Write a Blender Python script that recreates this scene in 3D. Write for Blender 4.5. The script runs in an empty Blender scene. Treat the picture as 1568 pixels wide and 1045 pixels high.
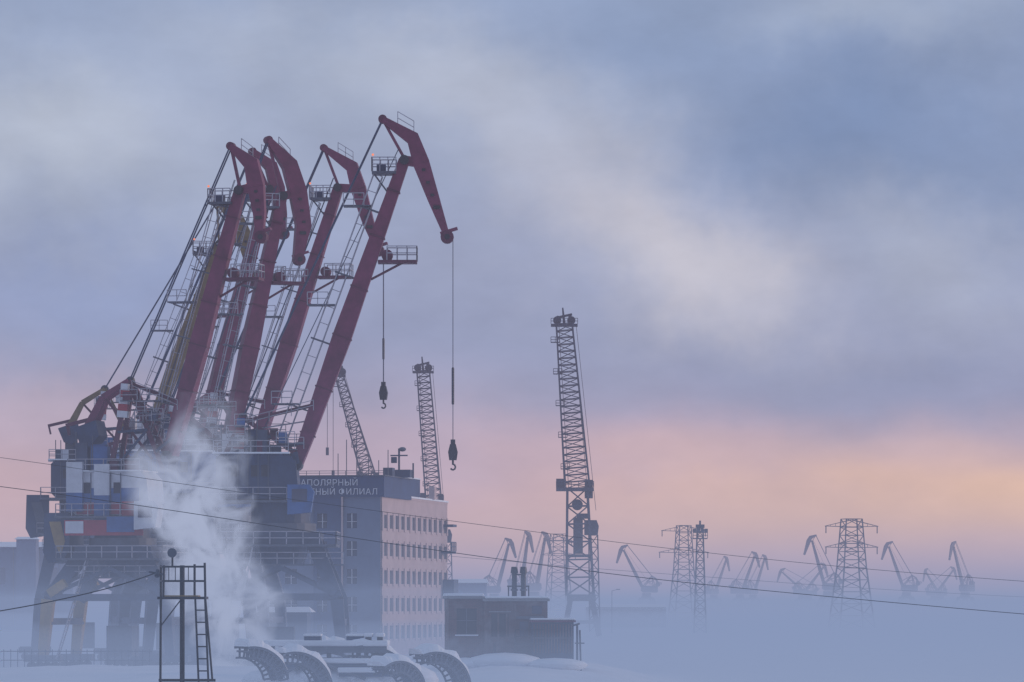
import bpy, math, random
from mathutils import Vector, noise as mn
random.seed(7)
S=0.00015; HOR=925.0; CAMZ=6.0
sc=bpy.context.scene
def X(px,d): return (px-784)*S*d
def Z(py,d): return CAMZ+(HOR-py)*S*d
def lin(c):
    r=[]
    for v in c:
        v/=255.0
        r.append(v/12.92 if v<=0.04045 else ((v+0.055)/1.055)**2.4)
    return (r[0],r[1],r[2],1.0)

# ------------------------------------------------ materials
MATS={}
def mat(name,col,rough=0.6,metal=0.0,var=0.25,scale=0.6,dirt=None,bump=0.0):
    if name in MATS: return MATS[name]
    m=bpy.data.materials.new(name); m.use_nodes=True
    nt=m.node_tree; n=nt.nodes; l=nt.links
    b=n['Principled BSDF']
    b.inputs['Roughness'].default_value=rough; b.inputs['Metallic'].default_value=metal
    tc=n.new('ShaderNodeTexCoord')
    nz=n.new('ShaderNodeTexNoise'); nz.inputs['Scale'].default_value=scale; nz.inputs['Detail'].default_value=6; nz.inputs['Roughness'].default_value=0.65
    l.new(tc.outputs['Object'],nz.inputs['Vector'])
    rp=n.new('ShaderNodeValToRGB'); rp.color_ramp.elements[0].position=0.3; rp.color_ramp.elements[1].position=0.7
    c=Vector(col[:3]); d=Vector(dirt[:3]) if dirt else c*(1-var)
    rp.color_ramp.elements[0].color=(d.x,d.y,d.z,1)
    h=c*(1+var*0.6); rp.color_ramp.elements[1].color=(min(h.x,.95),min(h.y,.95),min(h.z,.95),1)
    l.new(nz.outputs['Fac'],rp.inputs['Fac']); l.new(rp.outputs['Color'],b.inputs['Base Color'])
    if bump:
        bp=n.new('ShaderNodeBump'); bp.inputs['Strength'].default_value=bump; bp.inputs['Distance'].default_value=0.3
        l.new(nz.outputs['Fac'],bp.inputs['Height']); l.new(bp.outputs['Normal'],b.inputs['Normal'])
    MATS[name]=m; return m
RED=mat('plum_red_paint',(0.185,0.027,0.075),0.55,var=0.45,scale=.45)
DRED=mat('dark_red_paint',(0.12,0.02,0.05),0.6,var=0.35)
OLIVE=mat('ochre_paint',(0.21,0.14,0.05),0.6,var=0.35)
BLUE=mat('blue_paint',(0.04,0.12,0.32),0.5,var=0.35)
DBLUE=mat('dark_blue_steel',(0.024,0.05,0.11),0.55,var=0.35)
WHITE=mat('frosted_white_paint',(0.66,0.67,0.70),0.6,var=0.2)
FRED=mat('flag_red_paint',(0.38,0.03,0.05),0.55,var=0.3)
RAIL=mat('frosted_galvanised_rail',(0.40,0.39,0.43),0.6,var=0.3)
STEEL=mat('grey_steel',(0.10,0.115,0.15),0.55,metal=0.2,var=0.35)
DARK=mat('dark_steel',(0.02,0.022,0.03),0.5,var=0.4)
LEG=mat('portal_leg_paint',(0.06,0.082,0.135),0.6,var=0.35)
YEL=mat('faded_yellow_paint',(0.36,0.24,0.08),0.6,var=0.3)
GLASS=mat('window_glass',(0.03,0.05,0.10),0.15,var=0.3)
FAR=mat('far_crane_steel',(0.05,0.057,0.09),0.6,var=0.2)
WIRE=mat('cable_black',(0.02,0.02,0.025),0.6)
def lampmat():
    m=bpy.data.materials.new('lit_obstruction_lamp'); m.use_nodes=True; b=m.node_tree.nodes['Principled BSDF']
    b.inputs['Base Color'].default_value=(.8,.2,.08,1); b.inputs['Emission Color'].default_value=(1,.28,.12,1); b.inputs['Emission Strength'].default_value=.8
    return m
LAMP=lampmat()
def brickmat():
    m=bpy.data.materials.new('weathered_brick'); m.use_nodes=True
    n=m.node_tree.nodes; l=m.node_tree.links; b=n['Principled BSDF']; b.inputs['Roughness'].default_value=.9
    tc=n.new('ShaderNodeTexCoord'); sx=n.new('ShaderNodeSeparateXYZ'); l.new(tc.outputs['Object'],sx.inputs[0])
    ad=n.new('ShaderNodeMath'); l.new(sx.outputs[0],ad.inputs[0]); l.new(sx.outputs[1],ad.inputs[1])
    cb=n.new('ShaderNodeCombineXYZ'); l.new(ad.outputs[0],cb.inputs[0]); l.new(sx.outputs[2],cb.inputs[1])
    br=n.new('ShaderNodeTexBrick'); br.inputs['Scale'].default_value=1.0
    br.inputs['Brick Width'].default_value=.26; br.inputs['Row Height'].default_value=.085; br.inputs['Mortar Size'].default_value=.008
    br.inputs['Color1'].default_value=(.13,.05,.045,1); br.inputs['Color2'].default_value=(.085,.04,.042,1); br.inputs['Mortar'].default_value=(.14,.13,.13,1)
    l.new(cb.outputs[0],br.inputs['Vector'])
    nz=n.new('ShaderNodeTexNoise'); nz.inputs['Scale'].default_value=.9; nz.inputs['Detail'].default_value=7
    l.new(tc.outputs['Object'],nz.inputs['Vector'])
    rp=n.new('ShaderNodeValToRGB'); rp.color_ramp.elements[0].position=.48; rp.color_ramp.elements[1].position=.72
    l.new(nz.outputs['Fac'],rp.inputs[0])
    mx=n.new('ShaderNodeMix'); mx.data_type='RGBA'; l.new(rp.outputs[0],mx.inputs[0]); l.new(br.outputs[0],mx.inputs[6]); mx.inputs[7].default_value=(.22,.2,.21,1)
    l.new(mx.outputs[2],b.inputs['Base Color'])
    return m
BRICK=brickmat()
SNOW=mat('snow',(0.84,0.86,0.89),0.75,var=0.08,scale=.35,bump=.35)
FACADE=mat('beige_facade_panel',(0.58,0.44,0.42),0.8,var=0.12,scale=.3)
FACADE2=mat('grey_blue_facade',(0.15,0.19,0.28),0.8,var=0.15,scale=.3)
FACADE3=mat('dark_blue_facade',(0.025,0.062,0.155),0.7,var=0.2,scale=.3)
CONC=mat('concrete',(0.25,0.25,0.26),0.85,var=0.2)

# ------------------------------------------------ mesh builder
class MB:
    def __init__(s): s.v=[]; s.f=[]; s.m=[]; s.mats=[]
    def mi(s,m):
        if m not in s.mats: s.mats.append(m)
        return s.mats.index(m)
    def add(s,vs,fs,m):
        o=len(s.v); s.v+= [tuple(v) for v in vs]; k=s.mi(m)
        for f in fs: s.f.append([i+o for i in f]); s.m.append(k)
    def beam(s,a,b,w,h,m,w2=None,h2=None,ref=(0,1,0)):
        a=Vector(a); b=Vector(b); d=(b-a)
        if d.length<1e-6: return
        d.normalize(); ref=Vector(ref)
        if abs(d.dot(ref))>.95: ref=Vector((0,0,1)) if abs(d.z)<.9 else Vector((1,0,0))
        n=d.cross(ref).normalized(); q=n.cross(d).normalized()
        w2=w if w2 is None else w2; h2=h if h2 is None else h2
        vs=[]
        for p,ww,hh in ((a,w,h),(b,w2,h2)):
            for i,j in ((-1,-1),(1,-1),(1,1),(-1,1)): vs.append(p+q*ww*.5*i+n*hh*.5*j)
        s.add(vs,[(0,3,2,1),(4,5,6,7),(0,1,5,4),(1,2,6,5),(2,3,7,6),(3,0,4,7)],m)
    def box(s,x0,x1,y0,y1,z0,z1,m):
        vs=[(x0,y0,z0),(x1,y0,z0),(x1,y1,z0),(x0,y1,z0),(x0,y0,z1),(x1,y0,z1),(x1,y1,z1),(x0,y1,z1)]
        s.add(vs,[(0,3,2,1),(4,5,6,7),(0,1,5,4),(1,2,6,5),(2,3,7,6),(3,0,4,7)],m)
    def tube(s,a,b,r,m,r2=None,seg=8):
        a=Vector(a); b=Vector(b); d=(b-a)
        if d.length<1e-6: return
        d.normalize(); ref=Vector((0,1,0)) if abs(d.y)<.9 else Vector((1,0,0))
        n=d.cross(ref).normalized(); q=n.cross(d); r2=r if r2 is None else r2
        vs=[]
        for p,rr in ((a,r),(b,r2)):
            for i in range(seg):
                t=2*math.pi*i/seg; vs.append(p+n*math.cos(t)*rr+q*math.sin(t)*rr)
        fs=[(i,(i+1)%seg,seg+(i+1)%seg,seg+i) for i in range(seg)]+[tuple(range(seg))[::-1],tuple(range(seg,2*seg))]
        s.add(vs,fs,m)
    def ball(s,c,r,m,sz=1.0,seg=10):
        c=Vector(c); vs=[];fs=[]; R=6
        for j in range(R+1):
            ph=math.pi*j/R
            for i in range(seg):
                t=2*math.pi*i/seg; vs.append(c+Vector((math.sin(ph)*math.cos(t)*r,math.sin(ph)*math.sin(t)*r,math.cos(ph)*r*sz)))
        for j in range(R):
            for i in range(seg): fs.append((j*seg+i,(j+1)*seg+i,(j+1)*seg+(i+1)%seg,j*seg+(i+1)%seg))
        s.add(vs,fs,m)
    def prism(s,pts,y0,y1,m):   # polygon in xz extruded in y
        k=len(pts); vs=[(p[0],y0,p[1]) for p in pts]+[(p[0],y1,p[1]) for p in pts]
        fs=[tuple(range(k)),tuple(range(2*k-1,k-1,-1))]+[(i,i+k,(i+1)%k+k,(i+1)%k) for i in range(k)]
        s.add(vs,fs,m)
    def rail(s,pts,m,h=1.1,step=1.3,r=.035):
        for a,b in zip(pts[:-1],pts[1:]):
            a=Vector(a);b=Vector(b); L=(b-a).length; k=max(1,int(L/step)); up=Vector((0,0,1))
            for i in range(k+1):
                p=a.lerp(b,i/k); s.beam(p,p+up*h,r*2,r*2,m)
            for f in (1,.5): s.beam(a+up*h*f,b+up*h*f,r*2,r*2,m)
    def ladder(s,a,b,w,m,step=.6,r=.04,axis=(0,1,0)):
        a=Vector(a);b=Vector(b);ax=Vector(axis)*w*.5
        s.beam(a-ax,b-ax,2*r,2*r,m); s.beam(a+ax,b+ax,2*r,2*r,m)
        k=int((b-a).length/step)
        for i in range(1,k): 
            p=a.lerp(b,i/k); s.beam(p-ax,p+ax,r*1.4,r*1.4,m)
    def lattice(s,a,b,w1,w2,bays,m,r=.1,rd=.06,d1=None,d2=None):
        a=Vector(a);b=Vector(b); d=(b-a).normalized(); q=Vector((0,1,0))
        n=d.cross(q).normalized(); q=n.cross(d).normalized()
        d1=w1 if d1 is None else d1; d2=w2 if d2 is None else d2
        rings=[]
        for i in range(bays+1):
            t=i/bays; p=a.lerp(b,t); w=(w1+(w2-w1)*t)*.5; dd=(d1+(d2-d1)*t)*.5
            rings.append([p+n*w*u+q*dd*v for u,v in ((-1,-1),(1,-1),(1,1),(-1,1))])
        for i in range(bays):
            A=rings[i];B=rings[i+1]
            for k in range(4):
                s.beam(A[k],B[k],2*r,2*r,m)
                if i%2: s.beam(A[k],B[(k+1)%4],2*rd,2*rd,m)
                else: s.beam(A[(k+1)%4],B[k],2*rd,2*rd,m)
                s.beam(B[k],B[(k+1)%4],2*rd,2*rd,m)
    def obj(s,name,parent=None,smooth=False,bevel=0):
        me=bpy.data.meshes.new(name); me.from_pydata(s.v,[],s.f)
        for m in s.mats: me.materials.append(m)
        me.polygons.foreach_set('material_index',s.m)
        if smooth: me.polygons.foreach_set('use_smooth',[True]*len(s.f))
        me.update(); o=bpy.data.objects.new(name,me); sc.collection.objects.link(o)
        if parent: o.parent=parent
        if bevel:
            md=o.modifiers.new('bevel','BEVEL'); md.width=bevel; md.segments=2
        return o
def empty(name,loc=(0,0,0),rz=0):
    e=bpy.data.objects.new(name,None); e.location=loc; e.rotation_euler=(0,0,rz); e.empty_display_size=1
    sc.collection.objects.link(e); return e

# ------------------------------------------------ jib harbour crane (local metres)
def harbor_crane(loc,yaw,foot,head,jib,apex,C,detail=2,rack_t=.2,hook=None,stay=True,scheme=0,portal=(5.2,5.0,9.5),deck=15.0,cw=True,house_x=(-6.5,1.5)):
    E=empty('harbor_crane',loc,yaw)
    V=lambda p,y=0: Vector((p[0],y,p[1]))
    fo,he,ap=V(foot),V(head),V(apex)
    bd=(he-fo).normalized(); L=(he-fo).length; nn=Vector((-bd.z,0,bd.x))   # left normal
    B=MB(); st=[(0,2.4,.9),(.1,1.9,1.2),(.42,1.3,1.65),(.75,1.05,1.25),(1,.9,.95)]
    for (t1,w1,h1),(t2,w2,h2) in zip(st[:-1],st[1:]):
        B.beam(fo+bd*L*t1,fo+bd*L*t2,w1,h1,C,w2,h2)
    for t in (.1,.25,.42,.58,.75,.9):
        k=1.15+ (.52*(1-abs(t-.42)/.45))
        B.beam(fo+bd*(L*t-.06),fo+bd*(L*t+.06),1.75 if t<.3 else 1.4,k+.1,DRED if C==RED else C)
    B.tube(he+Vector((0,-.8,0)),he+Vector((0,.8,0)),.42,DARK,seg=12)
    B.tube(fo+Vector((0,-1.5,0)),fo+Vector((0,1.5,0)),.5,DARK,seg=12)
    B.obj('boom',E)
    J=MB()
    top=[];bot=[]
    for i,(x,z,t) in enumerate(jib):
        p=Vector((x,0,z)); a=Vector((jib[max(i-1,0)][0],0,jib[max(i-1,0)][1])); b=Vector((jib[min(i+1,len(jib)-1)][0],0,jib[min(i+1,len(jib)-1)][1]))
        d=(b-a).normalized(); n=Vector((-d.z,0,d.x)); top.append(p+n*t*.5); bot.append(p-n*t*.5)
    for i in range(len(jib)-1):
        w=.9 if i<2 else .75
        J.prism([(q.x,q.z) for q in (bot[i],bot[i+1],top[i+1],top[i])],-w/2,w/2,C)
    jr=V(jib[0]); jt=V(jib[-1]); jk=V(jib[2])
    J.beam(jr,he+Vector((0,0,.2)),.3,.25,C)
    J.beam(he,jk,.8,.8,C)
    if detail:
        J.tube(jt+Vector((.1,-.4,-.3)),jt+Vector((.1,.4,-.3)),.58,DRED,seg=16)
        J.tube(jt+Vector((.1,-.44,-.3)),jt+Vector((.1,.44,-.3)),.25,DARK,seg=10)
        J.beam(jt+Vector((-.5,0,.0)),jt+Vector((1.0,0,.45)),.7,.25,C)
    else: J.ball(jt,.7,C)
    J.tube(jr+Vector((0,-.4,0)),jr+Vector((0,.4,0)),.38,DRED if detail else C,seg=14)
    if detail>1:
        a=V(jib[0]);b=V(jib[1]); u=Vector((0,0,.4)); J.rail([a.lerp(b,.5)+u,b+u+Vector((.1,0,0))],RAIL,1.1,.9,.03)
        for q in range(3):
            p=V(jib[2]).lerp(V(jib[3]),.2+.35*q); J.beam(p+Vector((0,-.5,0)),p+Vector((0,.5,0)),.22,.3,DARK)
        J.beam(V(jib[-2]).lerp(jt,.25)+Vector((.0,-.5,0)),V(jib[-2]).lerp(jt,.25)+Vector((0,.5,0)),.3,.6,DARK)
    J.obj('jib',E)
    T=MB()
    for y in (-.32,.32): T.tube(jr+Vector((0,y,0)),ap+Vector((0,y,0)),.075 if detail else .13,DBLUE if detail else C,seg=6)
    for k in range(1,4):
        p=jr.lerp(ap,k/4); T.beam(p+Vector((0,-.35,0)),p+Vector((0,.35,0)),.12,.12,DBLUE)
    for y in (-.15,.15): T.tube(he+Vector((-.5,y,1.0)),Vector((ap.x+1.0,y,deck+5)),.03,DBLUE if detail else C,seg=5)
    T.obj('tie_rod',E)
    F=MB(); hz=deck+4.6
    F1=Vector((foot[0]-.2,0,hz)); F2=Vector((ap.x-1.5,0,hz-.4)) if ap.x-1.5>house_x[0] else Vector((house_x[0]+.6,0,hz))
    for y in (-1.6,1.6):
        u=Vector((0,y,0)); v=u*.35
        F.beam(F1+u,ap+v,.35,.4,DRED if C!=OLIVE else C); F.beam(F2+u,ap+v,.35,.42,DRED if C!=OLIVE else C)
        m1=F1.lerp(ap,.45)+u*.8; m2=F2.lerp(ap,.45)+u*.8
        F.beam(m1,m2,.22,.22,DBLUE); F.beam(F2+u,m1,.2,.2,DBLUE); F.beam(F1+u*.9,fo+u*.9,.5,.6,DBLUE)
        F.beam(F1.lerp(ap,.2)+u, fo.lerp(he,.07)+u*.6,.25,.25,DBLUE)
    rk=fo+bd*L*rack_t
    F.beam(ap+Vector((.2,0,-.3)),rk,.45,.32,DRED)
    F.beam(ap+Vector((-.2,0,-1.2)),rk+Vector((-1,0,-1.5)),.12,.12,RAIL)
    F.ball(ap,.45,DARK)
    if detail:
        for k in range(5):
            F.beam(ap+Vector((-.1-.05*k,-1.2,-.3+k*-.62)),ap+Vector((-.15-.05*k,-1.2,-.9-k*.62)),.8,.65+.08*k,(WHITE if k%2==0 else FRED))
        F.rail([ap+Vector((.4,-.9,-.9)),rk+Vector((-.4,-.9,-.6))],RAIL,.9,1.5,.03)
        rnd=random.Random(int(loc[0])+91)
        for k in range(8):
            p=F1.lerp(ap,rnd.random()*.8) if k%2 else F2.lerp(ap,rnd.random()*.8)
            xx=p.x+rnd.uniform(-.8,.5); yy=rnd.choice([-2.3,-1.9,1.9])
            F.box(xx,xx+rnd.uniform(.8,2.2),yy,yy+.9,p.z,p.z+.1,STEEL); F.rail([(xx,yy,p.z+.1),(xx+1.6,yy,p.z+.1)],RAIL,1.0,.8,.03)
            if k<5: F.box(xx+.2,xx+.9,yy+.1,yy+.7,p.z+.11,p.z+rnd.uniform(.6,1.5),rnd.choice([WHITE,DBLUE,BLUE,DRED]))
    if cw:
        c1=ap+Vector((-2.4,0,-1.5)); c2=ap+Vector((-3.8,0,-4.2))
        for y in (-.8,.8):
            u=Vector((0,y,0))
            F.beam(ap+u,c1+u,.25,.4,C,None,.55); F.beam(c1+u,c2+u,.25,.55,C,None,.8)
        F.prism([(c2.x-1.2,c2.z-.1),(c2.x+.9,c2.z+.6),(c2.x+1.2,c2.z-.8),(c2.x+.3,c2.z-1.9),(c2.x-.6,c2.z-1.5)],-1.4,1.4,DBLUE)
        F.beam(c2+Vector((-2.3,0,.2)),c2+Vector((.2,0,.8)),.5,.3,DRED); F.beam(c2+Vector((-2.2,0,.2)),c2+Vector((-2.0,0,-.7)),.4,.2,DRED)
        F.beam(c1+Vector((0,0,0)),F1+Vector((-1.5,0,1)),.22,.22,DRED)
    F.obj('luffing_frame',E)
    H=MB(); x0,x1=house_x; z0=deck+.5; z1=deck+4.4
    H.prism([(x0,z0+.5),(x0+.5,z0),(x1,z0),(x1+1.2,z0+1.2),(x1+1.0,z1-.6),(x1+.4,z1),(x0+.4,z1),(x0,z1-.4)],-2.6,2.6,[BLUE,WHITE,DBLUE,BLUE][scheme])
    if detail:
        h=z1-z0
        if scheme==1:
            H.box(x0+.6,x1-.2,-2.64,-2.61,z0+.05,z0+h*.28,FRED); H.box(x0+.3,x1+.3,-2.64,-2.61,z0+h*.29,z0+h*.62,BLUE)
            H.box(x0-.2,x0+1.3,-3.2,-2.66,z1-1.9,z1+.9,WHITE); H.box(x0-.2,x0+1.3,-3.2,-2.66,z1-3.6,z1-1.903,BLUE)
            H.box(x0+2.4,x0+3.8,-3.1,-2.66,z0+h*.45,z1+.7,WHITE); H.box(x0+2.4,x0+3.8,-3.1,-2.66,z0-1,z0+h*.45-.003,BLUE); H.box(x1-1.2,x1+.4,-3.0,-2.66,z0-.8,z0+1.2,FRED)
            H.box(x0-.2,x1+1,-3.72,-3.62,z0-1.9,z0-.5,FRED); H.box(x1-2.4,x1+.2,-3.78,-3.73,z0-1.6,z0-.2,BLUE); H.box(x0-.1,x0+1.6,-3.78,-3.73,z0-1.7,z0-.6,WHITE)
        for k in range(5):
            xx=x0+1+k*(x1-x0-1.5)/5
            H.box(xx,xx+.07,-2.7,-2.65,z0+.2,z1-.1,STEEL)
        for k in (0,2,3):
            xx=x0+1.3+k*(x1-x0-1.5)/5
            H.box(xx,xx+.7,-2.68,-2.645,z0+h*.5,z0+h*.75,DARK)
        H.box(x0-.3,x1+.5,-2.9,2.9,z1+.02,z1+.16,SNOW)
        H.rail([(x0-.2,-2.8,z1+.16),(x1+.4,-2.8,z1+.16)],RAIL,1.0,1.4,.035)
        H.rail([(x0-.2,2.8,z1+.16),(x1+.4,2.8,z1+.16)],RAIL,1.0,1.4,.035)
        rnd=random.Random(int(loc[0]*10)+5)
        for k in range(11):
            xx=x0+rnd.random()*(x1-x0-1.0); yy=-2.6+rnd.random()*3.5; hh=.6+rnd.random()*2.2; ww=.4+rnd.random()*1.1
            H.box(xx,xx+ww,yy,yy+.9,z1+.17,z1+hh,rnd.choice([DBLUE,DRED,STEEL,BLUE,WHITE,LEG]))
            H.tube((xx,yy,z1),(xx,yy,z1+hh+1),.05,STEEL,seg=5)
        H.prism([(x1+.4,z0-1.4),(x1+2.4,z0-1.2),(x1+2.7,z0+.6),(x1+2.3,z0+1.2),(x1+.4,z0+1.2)],-4.6,-2.75,WHITE if scheme==1 else BLUE)
        H.box(x1+.8,x1+2.1,-4.66,-4.61,z0-.3,z0+.8,GLASS)
        H.box(x0-1.2,x1+2.2,-3.6,3.6,z0-.32,z0-.12,STEEL)
        H.rail([(x0-1.1,-3.5,z0-.12),(x1+.3,-3.5,z0-.12)],RAIL,1.1,1.4,.035)
        H.rail([(x0-1.1,-3.5,z0-.12),(x0-1.1,3.5,z0-.12)],RAIL,1.1,1.4,.035)
        H.prism([(x0-2.6,z0+.2),(x0-.2,z0+.2),(x0-.2,z0-3.2),(x0-.9,z0-4.2),(x0-2.2,z0-4.4),(x0-2.7,z0-3.4)],-2.2,2.2,DBLUE)
        H.prism([(x0-2.1,z0-.6),(x0-1.0,z0-.6),(x0-.6,z0-2.4),(x0-1.0,z0-3.7),(x0-1.6,z0-2.6)],-2.28,-2.22,YEL if scheme==1 else STEEL)
    H.obj('machinery_house',E)
    P=MB(); bw,dw,_=portal
    P.tube((0,0,deck-1.6),(0,0,deck+.2),2.6,DBLUE,seg=24); P.tube((0,0,deck-2.4),(0,0,deck-1.6),3.1,STEEL,seg=24)
    pz=deck-3.4
    P.box(-3.6,3.6,-3.2,3.2,pz,deck-2.4,LEG)
    if detail:
        P.tube((0,0,deck-5.2),(0,0,pz),2.0,DBLUE,2.6,seg=16)
        P.box(-5,5,-4.4,4.4,pz-.25,pz-.05,STEEL)
        P.rail([(-5,-4.3,pz-.05),(5,-4.3,pz-.05)],RAIL,1.1,1.4,.04); P.rail([(5,-4.3,pz-.05),(5,4.3,pz-.05)],RAIL,1.1,1.4,.04)
        P.rail([(-5,-4.3,pz-.05),(-5,4.3,pz-.05)],RAIL,1.1,1.4,.04)
        P.box(-4.4,5.6,-3.9,-3.3,pz-1.9,pz-1.75,STEEL); P.rail([(-4.4,-3.9,pz-1.75),(5.6,-3.9,pz-1.75)],RAIL,1,1.3,.035)
    kz=6.4 if detail else 4.6
    for sx in (-1,1):
        for sy in (-1,1):
            t=Vector((sx*2.9,sy*2.6,pz+.4)); k=Vector((sx*(bw-.5),sy*dw,kz)); g=Vector((sx*bw,sy*dw,1.2))
            lc=YEL if (scheme==1 and sx<0) else LEG
            P.beam(t,k,1.0,1.4,LEG,.9,1.1); P.beam(k,g,.9,1.1,lc,.85,.8)
            if detail: P.beam(k+Vector((sx*-.1,0,.5)),k+Vector((sx*-1.6,0,1.5)),.8,.8,lc)
            P.box(g.x-1.7,g.x+1.7,g.y-.5,g.y+.5,.75,1.35,STEEL)
            for q in (-1.1,-.35,.35,1.1): P.tube((g.x+q,g.y-.3,.4),(g.x+q,g.y+.3,.4),.36,DARK,seg=12)
    for sy in (-1,1):
        P.beam((-bw+.4,sy*dw,kz+.2),(bw-.4,sy*dw,kz+.2),.5,.6,LEG)
        P.beam((-bw+.5,sy*dw,kz+.3),(0,sy*dw*.8,9.2),.3,.35,LEG); P.beam((bw-.5,sy*dw,kz+.3),(0,sy*dw*.8,9.2),.3,.35,LEG)
    for sx in (-1,1): P.beam((sx*(bw-.4),-dw,4.4),(sx*(bw-.4),dw,4.4),.6,.8,LEG)
    if detail:
        P.ladder((-bw+1.5,-dw-.6,1),(-2.2,-3.9,pz-.2),.7,RAIL,.5,.05)
        P.box(-1.2,1.2,-1.2,1.2,1.2,4.0,STEEL)
    P.obj('portal',E)
    if detail:
        A=MB(); off=1.55
        a=fo+bd*L*.06+nn*off; b=fo+bd*L*.93+nn*off*.85
        A.ladder(a,b,.75,RAIL,.55,.045); 
        A.ladder(a+nn*.85,b+nn*.8,.75,RAIL,1.5,.04)
        k=int(L/1.7)
        for i in range(k+1):
            p=a.lerp(b,i/k); q=(a+nn*.85).lerp(b+nn*.8,i/k)
            A.beam(p,q,.06,.06,RAIL)
            if i%4==2:
                A.beam(fo.lerp(he,.06+.87*i/k),q+nn*.25,.9,.12,STEEL)
        for i in range(2,k,6):
            p=a.lerp(b,i/k)+nn*.9
            A.box(p.x-1.5,p.x+.9,-.8,.8,p.z-.06,p.z+.06,STEEL); A.rail([(p.x-1.5,-.8,p.z),(p.x+.3,-.8,p.z)],RAIL,1.1,.8,.035)
        p=he-bd*1.2
        A.box(p.x-2.4,p.x-.3,-1.2,1.2,p.z-.1,p.z+.1,STEEL)
        A.rail([(p.x-2.4,-1.2,p.z+.1),(p.x-.3,-1.2,p.z+.1)],RAIL,1.2,.6,.04); A.rail([(p.x-2.4,1.2,p.z+.1),(p.x-.3,1.2,p.z+.1)],RAIL,1.2,.6,.04)
        A.rail([(p.x-2.4,-1.2,p.z+.1),(p.x-2.4,1.2,p.z+.1)],RAIL,1.2,.6,.04)
        A.beam(p+Vector((-2.2,0,-.1)),p-bd*2.2,.12,.14,STEEL)
        A.box(p.x-2.0,p.x-1.2,-.5,.5,p.z+.1,p.z+.8,DBLUE); A.ball((p.x-2.3,-1.3,p.z+1.5),.11,LAMP)
        p=fo+bd*L*.685-nn*.7
        A.box(p.x,p.x+3.4,-1,1,p.z-.40,p.z-.15,DRED); A.beam(p+Vector((2.2,0,-.3)),p-bd*1.9,.15,.2,DRED)
        A.rail([(p.x+.8,-1,p.z-.15),(p.x+3.4,-1,p.z-.15)],RAIL,1.2,.7,.04); A.rail([(p.x+3.4,-1,p.z-.15),(p.x+3.4,1,p.z-.15)],RAIL,1.2,.7,.04)
        A.rail([(p.x+.8,1,p.z-.15),(p.x+3.4,1,p.z-.15)],RAIL,1.2,.7,.04)
        A.tube(p+Vector((.8,-.5,.3)),p+Vector((.8,.5,.3)),.5,DRED,seg=14)
        A.obj('boom_walkway',E)
    if hook is not None:
        R=MB(); x=jt.x+.6; zt=jt.z-.3; zb=hook
        for y in (-.16,.16): R.tube((x,y,zt),(x,y,zb+1.2),.035,DBLUE,seg=5)
        zm=zb+ (zt-zb)*.42
        for k in range(22):
            zz=zm-k*(zm-zb-3.2)/22*.6; R.ball((x,0,zz),.12,DARK,1.5,6)
        R.prism([(x-.32,zb+.4),(x+.32,zb+.4),(x+.42,zb+1.1),(x+.25,zb+1.8),(x-.25,zb+1.8),(x-.42,zb+1.1)],-.3,.3,DARK); R.box(x-.2,x+.2,-.25,.25,zb+1.8,zb+2.2,DARK)
        pr=None
        for k in range(9):
            t=math.pi*(.5-k/8*1.35); q=Vector((x+math.cos(t)*.22,0,zb-.2+math.sin(t)*.25))
            if pr is not None: R.tube(pr,q,.08,DARK,seg=6)
            pr=q
        R.tube((x,0,zb+.5),(x,0,zb),.09,DARK)
        R.obj('hoist_rope_and_hook',E)
    return E

def main_crane(cx,d,yaw,foot,head,jib,apex,C,hook=None,scheme=0,**k):
    c=math.cos(yaw); f=S*d
    L=lambda p:((p[0]-cx)*f/c, CAMZ+(HOR-p[1])*f)
    jj=[(*L(p[:2]),p[2]) for p in jib]
    return harbor_crane((X(cx,d),d,0),yaw,L(foot),L(head),jj,L(apex),C,hook=(Z(hook,d) if hook else None),scheme=scheme,**k)

main_crane(430,380,0.0,(455,712),(619,246),[(586,183,.5),(632,212,1.2),(645,250,1.45),(664,305,1.05),(683,358,.55)],(372,640),RED,hook=712,scheme=2,portal=(5.6,5,9),deck=14.6,house_x=(-5.5,.4),cw=False)
main_crane(345,440,-.12,(388,700),(519,290),[(497,229,.5),(540,258,1.3),(550,292,1.5),(564,340,1.15),(579,382,.65)],(333,598),RED,hook=620,scheme=0,deck=16.5,house_x=(-5,1.5))
main_crane(285,415,.35,(345,700),(428,296),[(408,210,.55),(440,247,1.5),(453,290,1.7),(461,340,1.5),(453,388,.9)],(262,618),RED,scheme=0,deck=16)
main_crane(260,455,.3,(300,705),(408,286),[(384,228,.5),(412,250,1.3),(422,285,1.5),(428,325,1.1),(430,350,.7)],(215,640),RED,scheme=2,deck=17,cw=False)
main_crane(188,398,-.2,(262,700),(370,296),[(356,228,.5),(388,255,1.4),(395,290,1.5),(400,330,1.1),(401,362,.7)],(200,584),RED,scheme=1,deck=13.6,house_x=(-4.2,2.0),portal=(6.0,5,9))
main_crane(128,470,.1,(216,700),(334,372),[(331,307,.55),(362,335,1.5),(373,362,1.7),(380,395,1.2),(382,425,.7)],(160,596),OLIVE,scheme=2,deck=17,house_x=(-3.5,3))

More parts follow.
